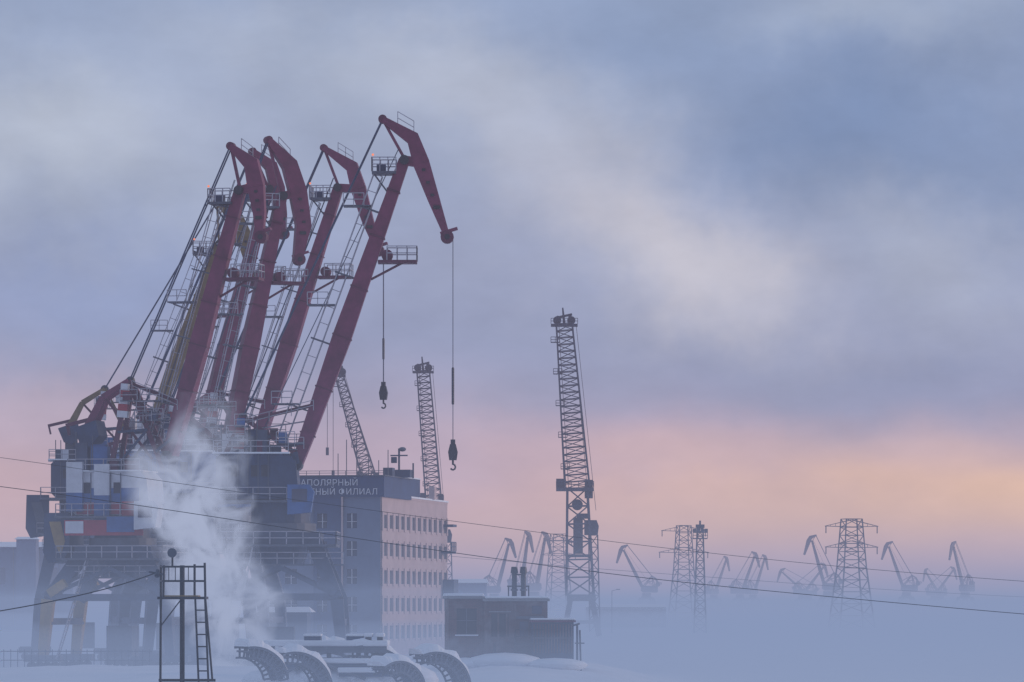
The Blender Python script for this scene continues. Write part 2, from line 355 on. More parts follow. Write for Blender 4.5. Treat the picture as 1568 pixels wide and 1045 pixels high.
# ------------------------------------------------ lattice cranes
def lattice_crane(pts_boom,d,wt,wb,plat=None,body=None,cab=True,bays=22,base_x=None,lean=0):
    (hx,hy),(fx,fy)=pts_boom; f=S*d
    bx=base_x if base_x else fx
    E=empty('lattice_boom_crane',(X(bx,d),d,0),0)
    h=Vector(((hx-bx)*f,0,Z(hy,d))); o=Vector(((fx-bx)*f,0,Z(fy,d)))
    B=MB(); B.lattice(o,h,wb*f,wt*f,bays,FAR,.13,.075)
    B.obj('lattice_boom',E)
    Hd=MB(); w=wt*f
    Hd.box(h.x-w*.85,h.x+w*.85,-w*.5,w*.5,h.z-.5,h.z-.1,FAR)
    for sx in (-.45,.45):
        Hd.tube((h.x+sx*w,-.4,h.z+.6),(h.x+sx*w,.4,h.z+.6),.75,FAR,seg=14)
        Hd.beam((h.x+sx*w,0,h.z-.3),(h.x+sx*w*.8,0,h.z+1.4),.7,.6,FAR)
    Hd.beam((h.x,0,h.z),(h.x-.1*w,0,h.z+2.9),.4,.5,FAR,.25,.25); Hd.beam((h.x-w*.3,0,h.z+1.2),(h.x+w*.5,0,h.z+1.7),.4,.4,FAR)
    Hd.rail([(h.x-w*.85,-w*.5,h.z-.1),(h.x+w*.85,-w*.5,h.z-.1)],FAR,1.0,.8,.05)
    Hd.obj('boom_head',E)
    R=MB()
    for sx,wf in ((-.55,-.9),(-.35,-.7),(.55,.8)):
        R.tube((h.x+sx*w,0,h.z),(o.x+wf*wb*f*.5,0,o.z),.06,FAR,seg=5)
    for k in range(5):
        p=o.lerp(h,(k+.6)/5.2); R.box(p.x-wb*f*.6,p.x-wb*f*.25,-.8,.8,p.z,p.z+.12,FAR); R.rail([(p.x-wb*f*.6,-.8,p.z),(p.x-wb*f*.25,-.8,p.z)],FAR,1,.7,.05)
    R.tube((h.x+w*.75,0,h.z),(o.x+wb*f*.75,0,o.z-4),.05,FAR,seg=5)
    if not cab:
        for dx,zz in ((-2.4,Z(690,d)),(-1.2,Z(725,d))):
            R.tube((h.x+dx,0,h.z-3),(h.x+dx,0,zz),.06,FAR,seg=5); R.box(h.x+dx-.3,h.x+dx+.3,-.3,.3,zz-1,zz+.6,FAR)
    R.obj('ropes_and_landings',E)
    T=MB(); zt=o.z; zb=7.6
    T.lattice((o.x*.3,0,zb),(o.x,0,zt),wb*f*1.1,wb*f*.8,max(3,int((zt-zb)/3)),FAR,.2,.12)
    T.box(o.x-wb*f*.85,o.x+wb*f*.65,-2.2,2.2,zt-.5,zt+.1,FAR)
    T.rail([(o.x-wb*f*.85,-2.2,zt+.1),(o.x+wb*f*.65,-2.2,zt+.1)],FAR,1.1,1.2,.06)
    T.box(o.x-wb*f*.85,o.x-wb*f*.5,-1.6,1.6,zt+.1,zt+1.7,FAR); T.box(o.x+wb*f*.3,o.x+wb*f*.62,-1.4,1.4,zt-1.8,zt+1.5,FAR)
    T.tube((o.x,-.9,zt-3),(o.x,.9,zt-3),1.0,FAR,seg=14); T.box(o.x-.1,o.x+wb*f*.5,-1.4,1.4,zt-5.5,zt-4.6,FAR)
    if cab:
        x=o.x*.6; z=zt-8.5
        T.prism([(x+1,z),(x+3.4,z),(x+3.6,z+1.6),(x+3.2,z+2.7),(x+1,z+2.7)],-1.2,1.2,FAR)
        T.lattice((x+2.9,0,1),(x+2.6,0,z),1.9,1.6,8,FAR,.1,.07)
        T.box(x-1.0,x+.7,-1.0,1.0,z-3.4,z+3.2,FAR)
        T.box(x-2.2,x+2.4,-2,2,z-4.0,z-3.5,FAR)
    T.box(-2.6,2.6,-2.6,2.6,6.5,7.7,FAR)
    for sx in (-1,1):
        for sy in (-1,1): T.beam((sx*2.0,sy*2.2,6.6),(sx*3.2,sy*4.0,.3),.8,.9,FAR)
    T.box(-3.2,3.2,-4.2,-3.8,2.4,3.0,FAR); T.box(-3.2,3.2,3.8,4.2,2.4,3.0,FAR)
    T.obj('tower_and_portal',E)
    return E
lattice_crane([(864,496),(884,748)],790,24,38,base_x=890,bays=24)
lattice_crane([(648,568),(664,768)],900,19,24,base_x=668,bays=22)
lattice_crane([(519,574),(566,735)],900,12,22,base_x=580,bays=18,cab=False)

# ------------------------------------------------ far jib cranes
def far_crane(px,d,ang,mir=1,sc_=.92,yaw=0.0,Lb=26):
    foot=(1.5,14.0); a=math.radians(ang); head=(foot[0]+Lb*math.cos(a),foot[1]+Lb*math.sin(a))
    hx,hz=head
    jib=[(hx-2.0,hz+3.2,.9),(hx+.9,hz+2.1,1.9),(hx+1.9,hz+.3,2.3),(hx+3.0,hz-3.0,1.7),(hx+4.2,hz-6.6,1.0)]
    e=harbor_crane((X(px,d),d,0),yaw if mir>0 else math.pi+yaw,foot,head,jib,(-3.2,22.5),FAR,detail=0,scheme=2,deck=12.5,portal=(5.5,5,9),house_x=(-6,1.5))
    e.scale=(sc_,)*3
    return e
for a in [(757,1900,74,1,.82,.5),(795,2000,78,1,.92,.9),(818,2000,76,1,.92,.8),(990,2300,62,-1,.92,.3),(1093,2900,60,1,.95,.9),(1133,2750,66,1,.95,.6),(1153,2850,62,1,.95,.9),
          (1228,3000,46,1,.95,.6),(1268,2300,74,-1,1.0,.2),(1238,3100,40,-1,.92,.3),(1388,2500,70,-1,1.0,.2),(1430,3300,46,1,.95,.6),(1478,2400,66,-1,.98,.9),(1440,3200,42,-1,.92,.9)]:
    far_crane(*a)

# ------------------------------------------------ pylons
def pylon(px,top,d,wt,wb,arms,name='transmission_tower'):
    f=S*d; E=empty(name,(X(px,d),d,0),.25); zt=Z(top,d); P=MB()
    P.lattice((0,0,0),(0,0,zt*.55),wb*f,wt*f*1.05,5,FAR,.16,.09); P.lattice((0,0,zt*.55),(0,0,zt),wt*f*1.05,wt*f*.75,6,FAR,.13,.08)
    P.obj('lattice_body',E); A=MB()
    for row,hw in arms:
        z=Z(row,d); w=hw*f
        for y in (-1,1):
            A.beam((-w,0,z),(0,y,z-.2),.16,.16,FAR); A.beam((w,0,z),(0,y,z-.2),.16,.16,FAR)
            A.beam((-w,0,z),(0,y,z+1.6),.12,.12,FAR); A.beam((w,0,z),(0,y,z+1.6),.12,.12,FAR)
        for k in range(1,5):
            for s_ in (-1,1):
                x=s_*w*k/5; A.beam((x,0,z-.1),(x*1.0,0,z+1.6*(1-k/5)),.1,.1,FAR)
        for s_ in (-1,1): A.tube((s_*w*.96,0,z),(s_*w*.96,0,z-1.8),.14,FAR,seg=6)
    A.obj('cross_arms',E)
pylon(1304,795,1100,34,56,[(806,43),(838,43)])
pylon(1047,805,1350,24,40,[(813,36),(846,40)])
pylon(855,818,1600,26,36,[(828,22),(850,28)])
def light_mast(px,top,d,w):
    f=S*d; E=empty('floodlight_mast',(X(px,d),d,0)); zt=Z(top,d); P=MB()
    P.lattice((0,0,0),(0,0,zt-1),w*1.7*f,w*f*.8,13,FAR,.12,.08); P.box(-w*f,w*f,-1.3,1.3,zt-3.2,zt-3,FAR); P.rail([(-w*f,-1.3,zt-3),(w*f,-1.3,zt-3)],FAR,1.1,.9,.06)
    for k in (-.8,-.25,.3,.8): P.box(k*w*f-.35,k*w*f+.35,-1.5,-1.1,zt-1.9,zt-1.1,FAR)
    P.box(-w*f*.6,w*f*.6,-.6,.6,zt-.9,zt-.2,FAR); P.tube((0,0,zt-1),(0,0,zt+.6),.2,FAR)
    P.obj('mast',E)
light_mast(1072,802,900,11)
def street_lamp(px,top,d):
    E=empty('street_lamp',(X(px,d),d,0)); P=MB(); z=Z(top,d); P.tube((0,0,0),(0,0,z),.11,FAR,.07); P.beam((0,0,z),(1.3,0,z+.3),.1,.1,FAR)
    P.box(.9,1.7,-.15,.15,z+.2,z+.38,FAR); P.obj('pole',E)
street_lamp(937,905,900)

# ------------------------------------------------ office building
def office():
    d=500; E=empty('office_building',(X(585,d),d,0),-math.atan2(6.9,40))
    top=18.3; W=15.0; Ln=40.6
    M=MB(); M.box(-W+.2,-.2,.2,Ln-.2,0,top-.1,GLASS)
    rows=[15.5,12.3,9.1,5.9,2.7]; wh=1.55; n=12; pitch=Ln/n
    zs=[0]+[v for r in reversed(rows) for v in (r-wh/2,r+wh/2)]+[top]
    for i in range(0,len(zs),2): M.box(-.199,0,0,Ln,zs[i],zs[i+1],FACADE)
    for r in rows:
        for k in range(n+1):
            y=k*pitch; a=max(0,y-.62); b=min(Ln,y+.62)
            M.box(-.199,.10,a,b,r-wh/2-.3,r+wh/2+.3,FACADE)
        for k in range(n):
            y=(k+.5)*pitch; M.box(-.199,-.08,y-.05,y+.05,r-wh/2,r+wh/2,WHITE)
    M.obj('long_facade',E)
    F=MB()
    def wall(x0,x1,wins,m,pro):
        xs=[x0]+[v for w in wins for v in (w[0],w[1])]+[x1]
        zz=[0]+[v for r in reversed(rows) for v in (r-.8,r+.9)]+[top]
        for i in range(0,len(zz),2): F.box(x0,x1,-pro,.199,zz[i],zz[i+1],m)
        for r in rows:
            for i in range(0,len(xs),2): F.box(xs[i],xs[i+1],-pro,.199,r-.8,r+.9,m)
            for w in wins:
                F.box(w[0],w[1],.06,.12,r-.06,r+.0,WHITE); c=(w[0]+w[1])/2; F.box(c-.05,c+.05,.05,.13,r-.8,r+.9,WHITE)
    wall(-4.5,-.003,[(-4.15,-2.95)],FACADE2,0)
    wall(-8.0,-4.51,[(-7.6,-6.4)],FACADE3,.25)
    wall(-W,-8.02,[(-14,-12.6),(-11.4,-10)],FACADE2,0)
    F.box(-4.7,-4.51,-.45,.1,0,top,FACADE)
    F.obj('end_facade',E)
    R=MB(); R.box(-W-.2,.3,-.3,16,top,top+2.4,FACADE3); R.box(-W-.3,.45,-.45,16.1,top+2.4,top+2.5,STEEL)
    R.box(-W,.05,16.2,Ln,top,top+.25,FACADE); R.box(-W,.15,16.2,Ln+.1,top+.25,top+.45,SNOW)
    R.box(-6,-.8,19,27,top+.4,top+2.7,FACADE3); R.box(-6.1,-.7,18.9,27.1,top+2.7,top+2.85,SNOW)
    R.box(-.3,.4,30,31,top+.4,top+2.0,FACADE)
    R.box(.11,1.3,36,39.5,12.2,12.5,DBLUE); R.rail([(1.3,36,12.5),(1.3,39.5,12.5)],DBLUE,1.1,.8,.05)
    R.box(.11,1.5,37,40,7.0,9.0,DBLUE); R.box(.11,1.3,37.5,40,15.5,15.8,DBLUE)
    R.obj('roof',E)
    A=MB(); z=top+2.5
    for x,h in ((-4.8,4.2),(-3.6,5.6),(-2.2,2.3),(-5.8,2.6),(-1.0,1.8),(.1,3.0)): A.tube((x,3,z),(x,3,z+h),.05,STEEL)
    A.box(-1.6,1.4,9.5,11,z,z+.9,DBLUE); A.tube((.0,10,z+.9),(.0,10,z+3.4),.12,DBLUE); A.box(-1.0,1.0,9.8,10.2,z+2.5,z+2.65,DBLUE); A.ball((.4,10,z+3.3),.45,STEEL,.6); A.box(-.9,-.3,9.7,10.3,z+1.7,z+2.4,DBLUE)
    A.rail([(-W,0,z),(.3,0,z)],STEEL,.5,1.5,.03); A.box(-.9,.2,5,6.5,z,z+1.0,DBLUE); A.tube((.9,14,z),(.9,14,z+1.8),.1,DBLUE)
    A.obj('roof_antennas',E)
    for t,zz,xx in (("ЗАПОЛЯРНЫЙ",top+1.3,-2.7),("ТРАНСПОРТНЫЙ ФИЛИАЛ",top+.25,-.4)):
        cu=bpy.data.curves.new('sign_text','FONT'); cu.body=t; cu.size=1.0; cu.extrude=.05; cu.align_x='RIGHT'; cu.space_character=1.05
        cu.materials.append(WHITE)
        o=bpy.data.objects.new('sign_letters',cu); sc.collection.objects.link(o); o.parent=E
        o.location=(xx,-.46,zz); o.rotation_euler=(math.pi/2,0,0)
office()

def shed(px0,px1,top,d,m,hgt=None,roof=1.0,depth=30):
    E=empty('warehouse',(X((px0+px1)/2,d),d,0)); w=(px1-px0)*S*d/2; z=Z(top,d); M=MB()
    M.box(-w,w,0,depth,0,z,m)
    M.add([(-w-.5,-.5,z+.01),(w+.5,-.5,z+.01),(w+.5,depth+.5,z+.01),(-w-.5,depth+.5,z+.01),(-w,depth/2,z+roof),(w,depth/2,z+roof)],[(0,1,5,4),(2,3,4,5),(0,4,3),(1,2,5),(0,3,2,1)],SNOW)
    k=int(2*w/6)
    for i in range(k):
        x=-w+3+i*6; M.box(x-1.2,x+1.2,-.06,-.01,z*.55,z*.75,GLASS)
        M.box(x-3.05,x-2.85,-.12,-.01,0,z,CONC)
    M.obj('walls_and_roof',E)
shed(-260,112,838,1000,FACADE2,roof=1.4)
shed(25,55,826,990,FACADE2,roof=.6,depth=6)
shed(690,745,893,1000,FACADE2); shed(900,1020,930,1100,CONC,roof=.8)
shed(380,470,938,470,DBLUE,roof=.6,depth=10)

# ------------------------------------------------ brick hut
def hut():
    d=290; f=S*d; E=empty('brick_boiler_house',(X(785,d),d,0),.06); g=.6
    x=lambda p:(p-785)*f; z=lambda p:Z(p,d)
    M=MB()
    xl,xr=x(687),x(741); zt=z(917); w0,w1=x(699),x(730); z0,z1=z(972),z(932)
    M.box(xl,xr,.3,6,g-1,zt,BRICK); 
    M.box(xl,w0,0,.297,g-1,zt,BRICK); M.box(w1,xr,0,.297,g-1,zt,BRICK); M.box(w0,w1,0,.297,g-1,z0,BRICK); M.box(w0,w1,0,.297,z1,zt,BRICK)
    M.box(w0,w1,.2,.29,z0,z1,DARK); M.box((w0+w1)/2-.03,(w0+w1)/2+.03,.14,.19,z0,z1,STEEL); M.box(w0,w1,.12,.135,z0+.9,z0+.96,STEEL)
    M.box(w0-.1,w1+.1,-.12,-.003,z0-.08,z0-.0,SNOW)
    M.box(xl-.15,xr+.1,-.2,6.2,zt,zt+.14,CONC)
    M.box(xr+.003,x(838),-.35,5.5,g-1,z(921),BRICK); M.box(xr-.1,x(841),-.55,5.7,z(921)+.003,z(917),CONC)
    for k in range(4):
        xx=x(748+k*13); M.box(xx,xx+.12,-.44,-.352,z(985),z(925),BRICK)
    M.box(x(752),x(778),-.40,-.353,z(975),z(940),DARK); M.box(x(748),x(782),-.5,-.353,z(938),z(936),CONC)
    M.box(x(790),x(832),-.55,-.353,z(948),z(944),STEEL); M.box(x(795),x(808),-.42,-.353,z(975),z(952),GLASS); M.box(x(814),x(829),-.42,-.353,z(940),z(928),GLASS)
    M.box(x(812),x(876),-1.6,4,g-1,z(953),DBLUE); M.box(x(809),x(879),-1.8,4.2,z(953)+.002,z(950),DRED)
    for k in range(14):
        xx=x(815+k*4.4); M.box(xx,xx+.07,-1.68,-1.605,z(1000),z(956),BRICK)
    M.box(x(812),x(876),-1.72,-1.69,z(978),z(976),STEEL)
    M.obj('walls',E)
    S_=MB()
    S_.box(xl-.1,xr,-.15,6.1,zt+.143,zt+.36,SNOW); S_.box(xr+.05,x(840),-.5,5.6,z(917)+.003,z(917)+.16,SNOW); S_.box(x(810),x(878),-1.75,4.1,z(950)+.003,z(950)+.14,SNOW)
    S_.obj('snow_cap',E,bevel=.07)
    D=MB()
    D.ball((x(770),-2.2,z(1014)),2.6,SNOW,.25,24); D.ball((x(845),-3.2,z(1018)),2.2,SNOW,.22,24); D.ball((x(710),-1.8,z(1018)),2.0,SNOW,.25,24)
    D.obj('snow_drift',E,smooth=True)
    P=MB()
    for px,t in ((789,868),(803,868)):
        P.tube((x(px),1,z(920)),(x(px),1,z(t+8)),.17,DARK,seg=12); P.tube((x(px),1,z(t+10)),(x(px),1,z(t)),.26,DARK,.2,seg=12); P.tube((x(px),1,z(905)),(x(px),1,z(902)),.24,STEEL,seg=12)
    P.beam((x(778),1,z(898)),(x(812),1,z(898)),.1,.1,DARK); P.beam((x(786),1,z(880)),(x(806),1,z(880)),.1,.1,DARK); P.beam((x(780),1,z(898)),(x(780),1,z(918)),.08,.08,DARK); P.beam((x(811),1,z(898)),(x(811),1,z(918)),.08,.08,DARK)
    P.tube((x(882),-1.2,g-1),(x(882),-1.2,z(955)),.07,STEEL); P.tube((x(889),-1.2,g-1),(x(886),-1.2,z(965)),.06,STEEL); P.beam((x(876),-1.2,z(958)),(x(886),-1.2,z(955)),.12,.12,STEEL)
    P.beam((x(878),-1.3,z(985)),(x(893),-1.3,z(985)),.08,.08,STEEL)
    P.rail([(x(786),-2.2,z(985)),(x(830),-2.2,z(985))],DARK,.9,.5,.03); P.box(x(784),x(832),-2.3,-.6,z(987),z(985),DARK)
    P.tube((x(786),-2.1,g-1),(x(786),-2.1,z(968)),.06,DARK); P.tube((x(756),-1,g-1),(x(756),-1,z(985)),.1,DARK)
    P.obj('flues_and_pipes',E)
hut()

# ------------------------------------------------ snow-covered grab buckets
def grab(px,py,d,R,wid,a0,a1,yaw,name='grab_bucket'):
    E=empty(name,(X(px,d),d,Z(py,d)-R),yaw); M=MB(); Nn=20
    def arc(r,t): return Vector((r*math.cos(t),0,r*math.sin(t)))
    sn=MB(); rnd=random.Random(int(px))
    ths=[.22+.2*mn.noise(Vector((px,i*.35,0)))+.05*rnd.random() for i in range(Nn+1)]
    for i in range(Nn):
        t=math.radians(a0+(a1-a0)*i/Nn); t2=math.radians(a0+(a1-a0)*(i+1)/Nn)
        for y in (0,wid*.5,wid):
            M.beam(arc(R,t)+Vector((0,y,0)),arc(R,t2)+Vector((0,y,0)),.08,.12,STEEL)
            M.beam(arc(R-.55,t)+Vector((0,y,0)),arc(R-.55,t2)+Vector((0,y,0)),.08,.1,STEEL)
            if i%2==0: M.beam(arc(R-.55,t)+Vector((0,y,0)),arc(R,t)+Vector((0,y,0)),.07,.1,STEEL)
        M.beam(arc(R-.2,t),arc(R-.2,t)+Vector((0,wid,0)),.08,.08,STEEL)
        q=[arc(R-.25,t),arc(R-.25,t2)]
        M.add([q[0]+Vector((0,.06,0)),q[1]+Vector((0,.06,0)),q[1]+Vector((0,wid-.06,0)),q[0]+Vector((0,wid-.06,0))],[(0,1,2,3)],DBLUE)
        up=math.sin((t+t2)/2)
        if up>.2:
            vs=[]
            for tt,k in ((t,i),(t2,i+1)):
                th=max(.05,ths[k]*(math.sin(tt)+.1)*1.3)
                for rr,yy in ((R+.07,-.06),(R+.07,wid+.05),(R+.07+th,wid*.85),(R+.07+th*.9,wid*.15)): vs.append(arc(rr,tt)+Vector((0,yy,0)))
            sn.add(vs,[(0,1,2,3),(4,7,6,5),(0,4,5,1),(1,5,6,2),(2,6,7,3),(3,7,4,0)],SNOW)
    M.obj('ribbed_shell',E); 
    if sn.v: sn.obj('snow_crust',E,smooth=False)
grab(388,992,226,1.9,2.6,8,98,.35)
grab(452,1000,229,2.0,2.2,5,105,.3)
grab(560,990,238,3.0,2.6,8,100,.3)
grab(668,1000,240,2.0,2.4,5,112,.35)
grab(505,985,244,2.6,2.6,70,150,.15)
grab(612,1014,231,1.5,2.0,0,125,.5)
def deck_pile():
    d=238; E=empty('snow_covered_steel_stack',(X(495,d),d,0)); f=S*d; x=lambda p:(p-495)*f; z=lambda p:Z(p,d); M=MB(); s2=MB(); s3=MB()
    M.box(x(405),x(592),0,4,z(1000),z(990),STEEL); s2.box(x(403),x(594),-.1,4.1,z(990)+.003,z(981),SNOW)
    M.box(x(435),x(565),-.6,3,z(1022),z(1016),DBLUE); s2.box(x(433),x(567),-.7,3.1,z(1016)+.003,z(1008),SNOW)
    M.box(x(520),x(640),-.9,2,z(1036),z(1030),DBLUE); s2.box(x(518),x(642),-1,2.1,z(1030)+.003,z(1022),SNOW)
    for p in (420,455,500,545,585): M.box(x(p),x(p)+.25,.1,.35,0,z(1000)-.003,DARK)
    for p in (465,530): M.box(x(p),x(p)+.9,.4,2,z(981)+.003,z(975),DBLUE); s2.box(x(p)-.05,x(p)+.95,.35,2.05,z(975)+.003,z(971),SNOW)
    M.beam((x(420),-.5,z(1040)),(x(500),-.5,z(995)),.15,.2,STEEL); M.beam((x(580),-.4,z(1040)),(x(520),-.4,z(1000)),.15,.2,STEEL)
    M.beam((x(455),-.7,z(1000)),(x(560),-.9,z(1040)),.15,.15,STEEL); M.beam((x(600),-.7,z(1000)),(x(650),-.9,z(1042)),.15,.15,STEEL)
    M.box(x(568),x(590),-.3,3,0,z(1003),DARK)
    for p in (556,574): M.box(x(p)+.1,x(p+14)-.1,.5,2.1,z(981)+.003,z(976),DARK); s2.box(x(p),x(p+14),.4,2.2,z(976)+.003,z(970),SNOW)
    for k in range(9):
        px=400+k*28; s3.ball((x(px),.3+.5*(k%3),z(1042-8*(k%2))),1.1+.3*(k%3),SNOW,.5,18)
    M.obj('steel_sections',E); s2.obj('snow_cap',E,bevel=.14); s3.obj('snow_heaps',E,smooth=True)
deck_pile()

# ------------------------------------------------ foreground inspection platform with ladder
def platform():
    d=110; f=S*d; E=empty('lighting_mast_platform',(X(280,d),d,0)); x=lambda p:(p-280)*f; z=lambda p:Z(p,d)
    M=MB()
    M.tube((x(279),0,0),(x(279),0,z(866)),.062,DARK,seg=12)
    M.tube((x(244),.1,0),(x(246),.1,z(866)),.03,DARK); 
    M.tube((x(296),.45,z(916)),(x(296),.45,z(864)),.03,DARK); M.tube((x(314),.1,z(916)),(x(313),.1,z(862)),.03,DARK)
    M.tube((x(252),-.4,z(916)),(x(253),-.4,z(866)),.028,DARK)
    for r in (868,890): M.beam((x(245),.1,z(r)),(x(314),.1,z(r)),.04,.05,DARK); M.beam((x(252),-.4,z(r)),(x(300),-.4,z(r)),.035,.04,DARK); M.beam((x(245),.1,z(r)),(x(252),-.4,z(r)),.035,.04,DARK)
    M.box(x(243),x(317),-.45,.5,z(918),z(914),DARK); M.box(x(252),x(305),-.4,.45,z(914)+.003,z(912),YEL)
    M.ladder((x(321),.1,0),(x(306),.1,z(916)),15*f,DARK,.3,.024,axis=(1,0,0))
    M.tube((x(314),.1,z(916)),(x(325),.1,z(1044)),.026,DARK)
    M.beam((x(243),0,z(1042)),(x(330),0,z(1042)),.08,.07,DARK); M.beam((x(245),.1,z(960)),(x(279),0,z(916)),.03,.03,DARK)
    for p in (258,268,288): M.beam((x(p),.1,z(890)),(x(p),.1,z(868)),.02,.02,DARK)
    M.obj('frame_and_ladder',E,bevel=0)
    Lm=MB(); Lm.tube((x(264),0,z(868)),(x(264),0,z(850)),.025,DARK); Lm.tube((x(264),-.10,z(847)),(x(264),.08,z(845)),.11,STEEL,.07,seg=16); Lm.tube((x(264),-.13,z(847)),(x(264),-.10,z(847)),.12,STEEL,seg=16)
    Lm.beam((x(228),0,z(876)),(x(250),0,z(880)),.05,.05,STEEL); Lm.tube((x(241),-.1,z(882)),(x(241),.05,z(874)),.07,STEEL,.05); Lm.obj('floodlight',E)
platform()

# ------------------------------------------------ overhead cables with end poles
def cable(pts,d,r,name='overhead_cable'):
    cu=bpy.data.curves.new(name,'CURVE'); cu.dimensions='3D'; cu.bevel_depth=r; cu.bevel_resolution=2
    sp=cu.splines.new('NURBS'); sp.points.add(len(pts)-1); sp.order_u=3; sp.use_endpoint_u=True
    for i,p in enumerate(pts):
        sp.points[i].co=(X(p[0],d),d,Z(p[1],d),1)
    cu.materials.append(WIRE); o=bpy.data.objects.new(name,cu); sc.collection.objects.link(o)
cable([(-120,730),(0,745),(200,772),(400,803),(700,848),(1000,888),(1300,917),(1568,941),(1700,951)],140,.011)
cable([(-120,685),(0,700),(350,752),(690,798),(1000,838),(1300,870),(1568,891),(1700,899)],165,.009)
cable([(690,852),(870,868),(1100,885),(1300,900),(1568,915),(1900,930)],700,.03)
cable([(-200,968),(0,937),(120,913),(200,892),(243,876)],110,.014)
def pole(px,top,d):
    E=empty('utility_pole',(X(px,d),d,0)); z=Z(top,d); P=MB(); P.tube((0,0,0),(0,0,z+.5),.15,DARK,.1,seg=10); P.beam((-.7,0,z),(.7,0,z),.1,.12,DARK)
    for k in (-.6,.6): P.tube((k,0,z+.06),(k,0,z+.28),.05,WHITE)
    P.obj('pole_and_crossarm',E)
pole(-120,730,140); pole(1700,951,140); pole(-120,685,165); pole(1700,899,165); pole(-200,968,110)

# ------------------------------------------------ ground
def hgt(x,y):
    px=784+x/(S*max(y,50))
    n=mn.noise(Vector((x*.05,y*.05,3)))*.5+mn.noise(Vector((x*.2,y*.2,7)))*.28+mn.noise(Vector((x*.6,y*.6,1)))*.10
    berm=math.exp(-((y-312)/38)**2) if y>312 else math.exp(-((y-312)/75)**2)
    side=1.0 if px<900 else math.exp(-((px-900)/110)**2)
    b=berm*(1.35+.75*math.exp(-((px-790)/130)**2))*side
    fade=math.exp(-max(0,y-360)/60.0)
    return b+n*.8*fade*(.35+side*.65)
def ground():
    ys=[-300,-100,0,60]+[80+5*i for i in range(28)]+[220+1.5*i for i in range(110)]+[390,400,420,450,500,600,800,1200,2000,4000,7000,12000]
    xs=[-6000,-2500,-1200,-600,-300,-150,-100]+[-75+1.25*i for i in range(121)]+[100,150,300,600,1200,2500,6000]
    vs=[(x,y,hgt(x,y) if abs(x)<101 and 60<y<460 else 0) for y in ys for x in xs]; W=len(xs)
    fs=[(j*W+i,j*W+i+1,(j+1)*W+i+1,(j+1)*W+i) for j in range(len(ys)-1) for i in range(W-1)]
    me=bpy.data.meshes.new('snowy_ground'); me.from_pydata(vs,[],fs); me.materials.append(SNOW)
    me.polygons.foreach_set('use_smooth',[True]*len(fs)); o=bpy.data.objects.new('snowy_ground',me); sc.collection.objects.link(o)
ground()
def fence():
    E=empty('fence',(X(40,345),345,0)); M=MB()
    for i in range(26):
        x=-4+i*.55; M.box(x,x+.06,0,.06,0,2.4,STEEL)
    M.box(-4,10,-.03,-.005,2.2,2.28,STEEL); M.box(-4,10,-.03,-.005,1.5,1.56,STEEL); M.obj('palings',E)
fence()

# ------------------------------------------------ fog (nested homogeneous layers) and steam
def fogmat(name,dens,col):
    m=bpy.data.materials.new(name); m.use_nodes=True; n=m.node_tree.nodes; l=m.node_tree.links; n.clear()
    o=n.new('ShaderNodeOutputMaterial'); a=n.new('ShaderNodeVolumeAbsorption'); a.inputs['Color'].default_value=(0,0,0,1); a.inputs['Density'].default_value=dens
    e=n.new('ShaderNodeEmission'); e.inputs['Color'].default_value=col; e.inputs['Strength'].default_value=dens  # fog glows evenly by itself; emission stands in for scattered skylight
    ad=n.new('ShaderNodeAddShader'); l.new(a.outputs[0],ad.inputs[0]); l.new(e.outputs[0],ad.inputs[1]); l.new(ad.outputs[0],o.inputs['Volume'])
    return m
FE=empty('sea_fog')
fcol=lin((133,151,187)); hcol=lin((172,160,184))  # glow colours of the low and high fog layers
layers=[(4.2,.0025,fcol),(7.5,.0012,fcol),(14,.00042,fcol),(55,.00020,hcol)]
for i,(h,dn,c) in enumerate(layers):
    M=MB(); M.box(-5500-i*10,5500+i*10,-400-i*10,9000+i*10,-1-i*.2,h,fogmat('fog_%d'%i,dn,c)); M.obj('fog_layer_%d'%i,FE)

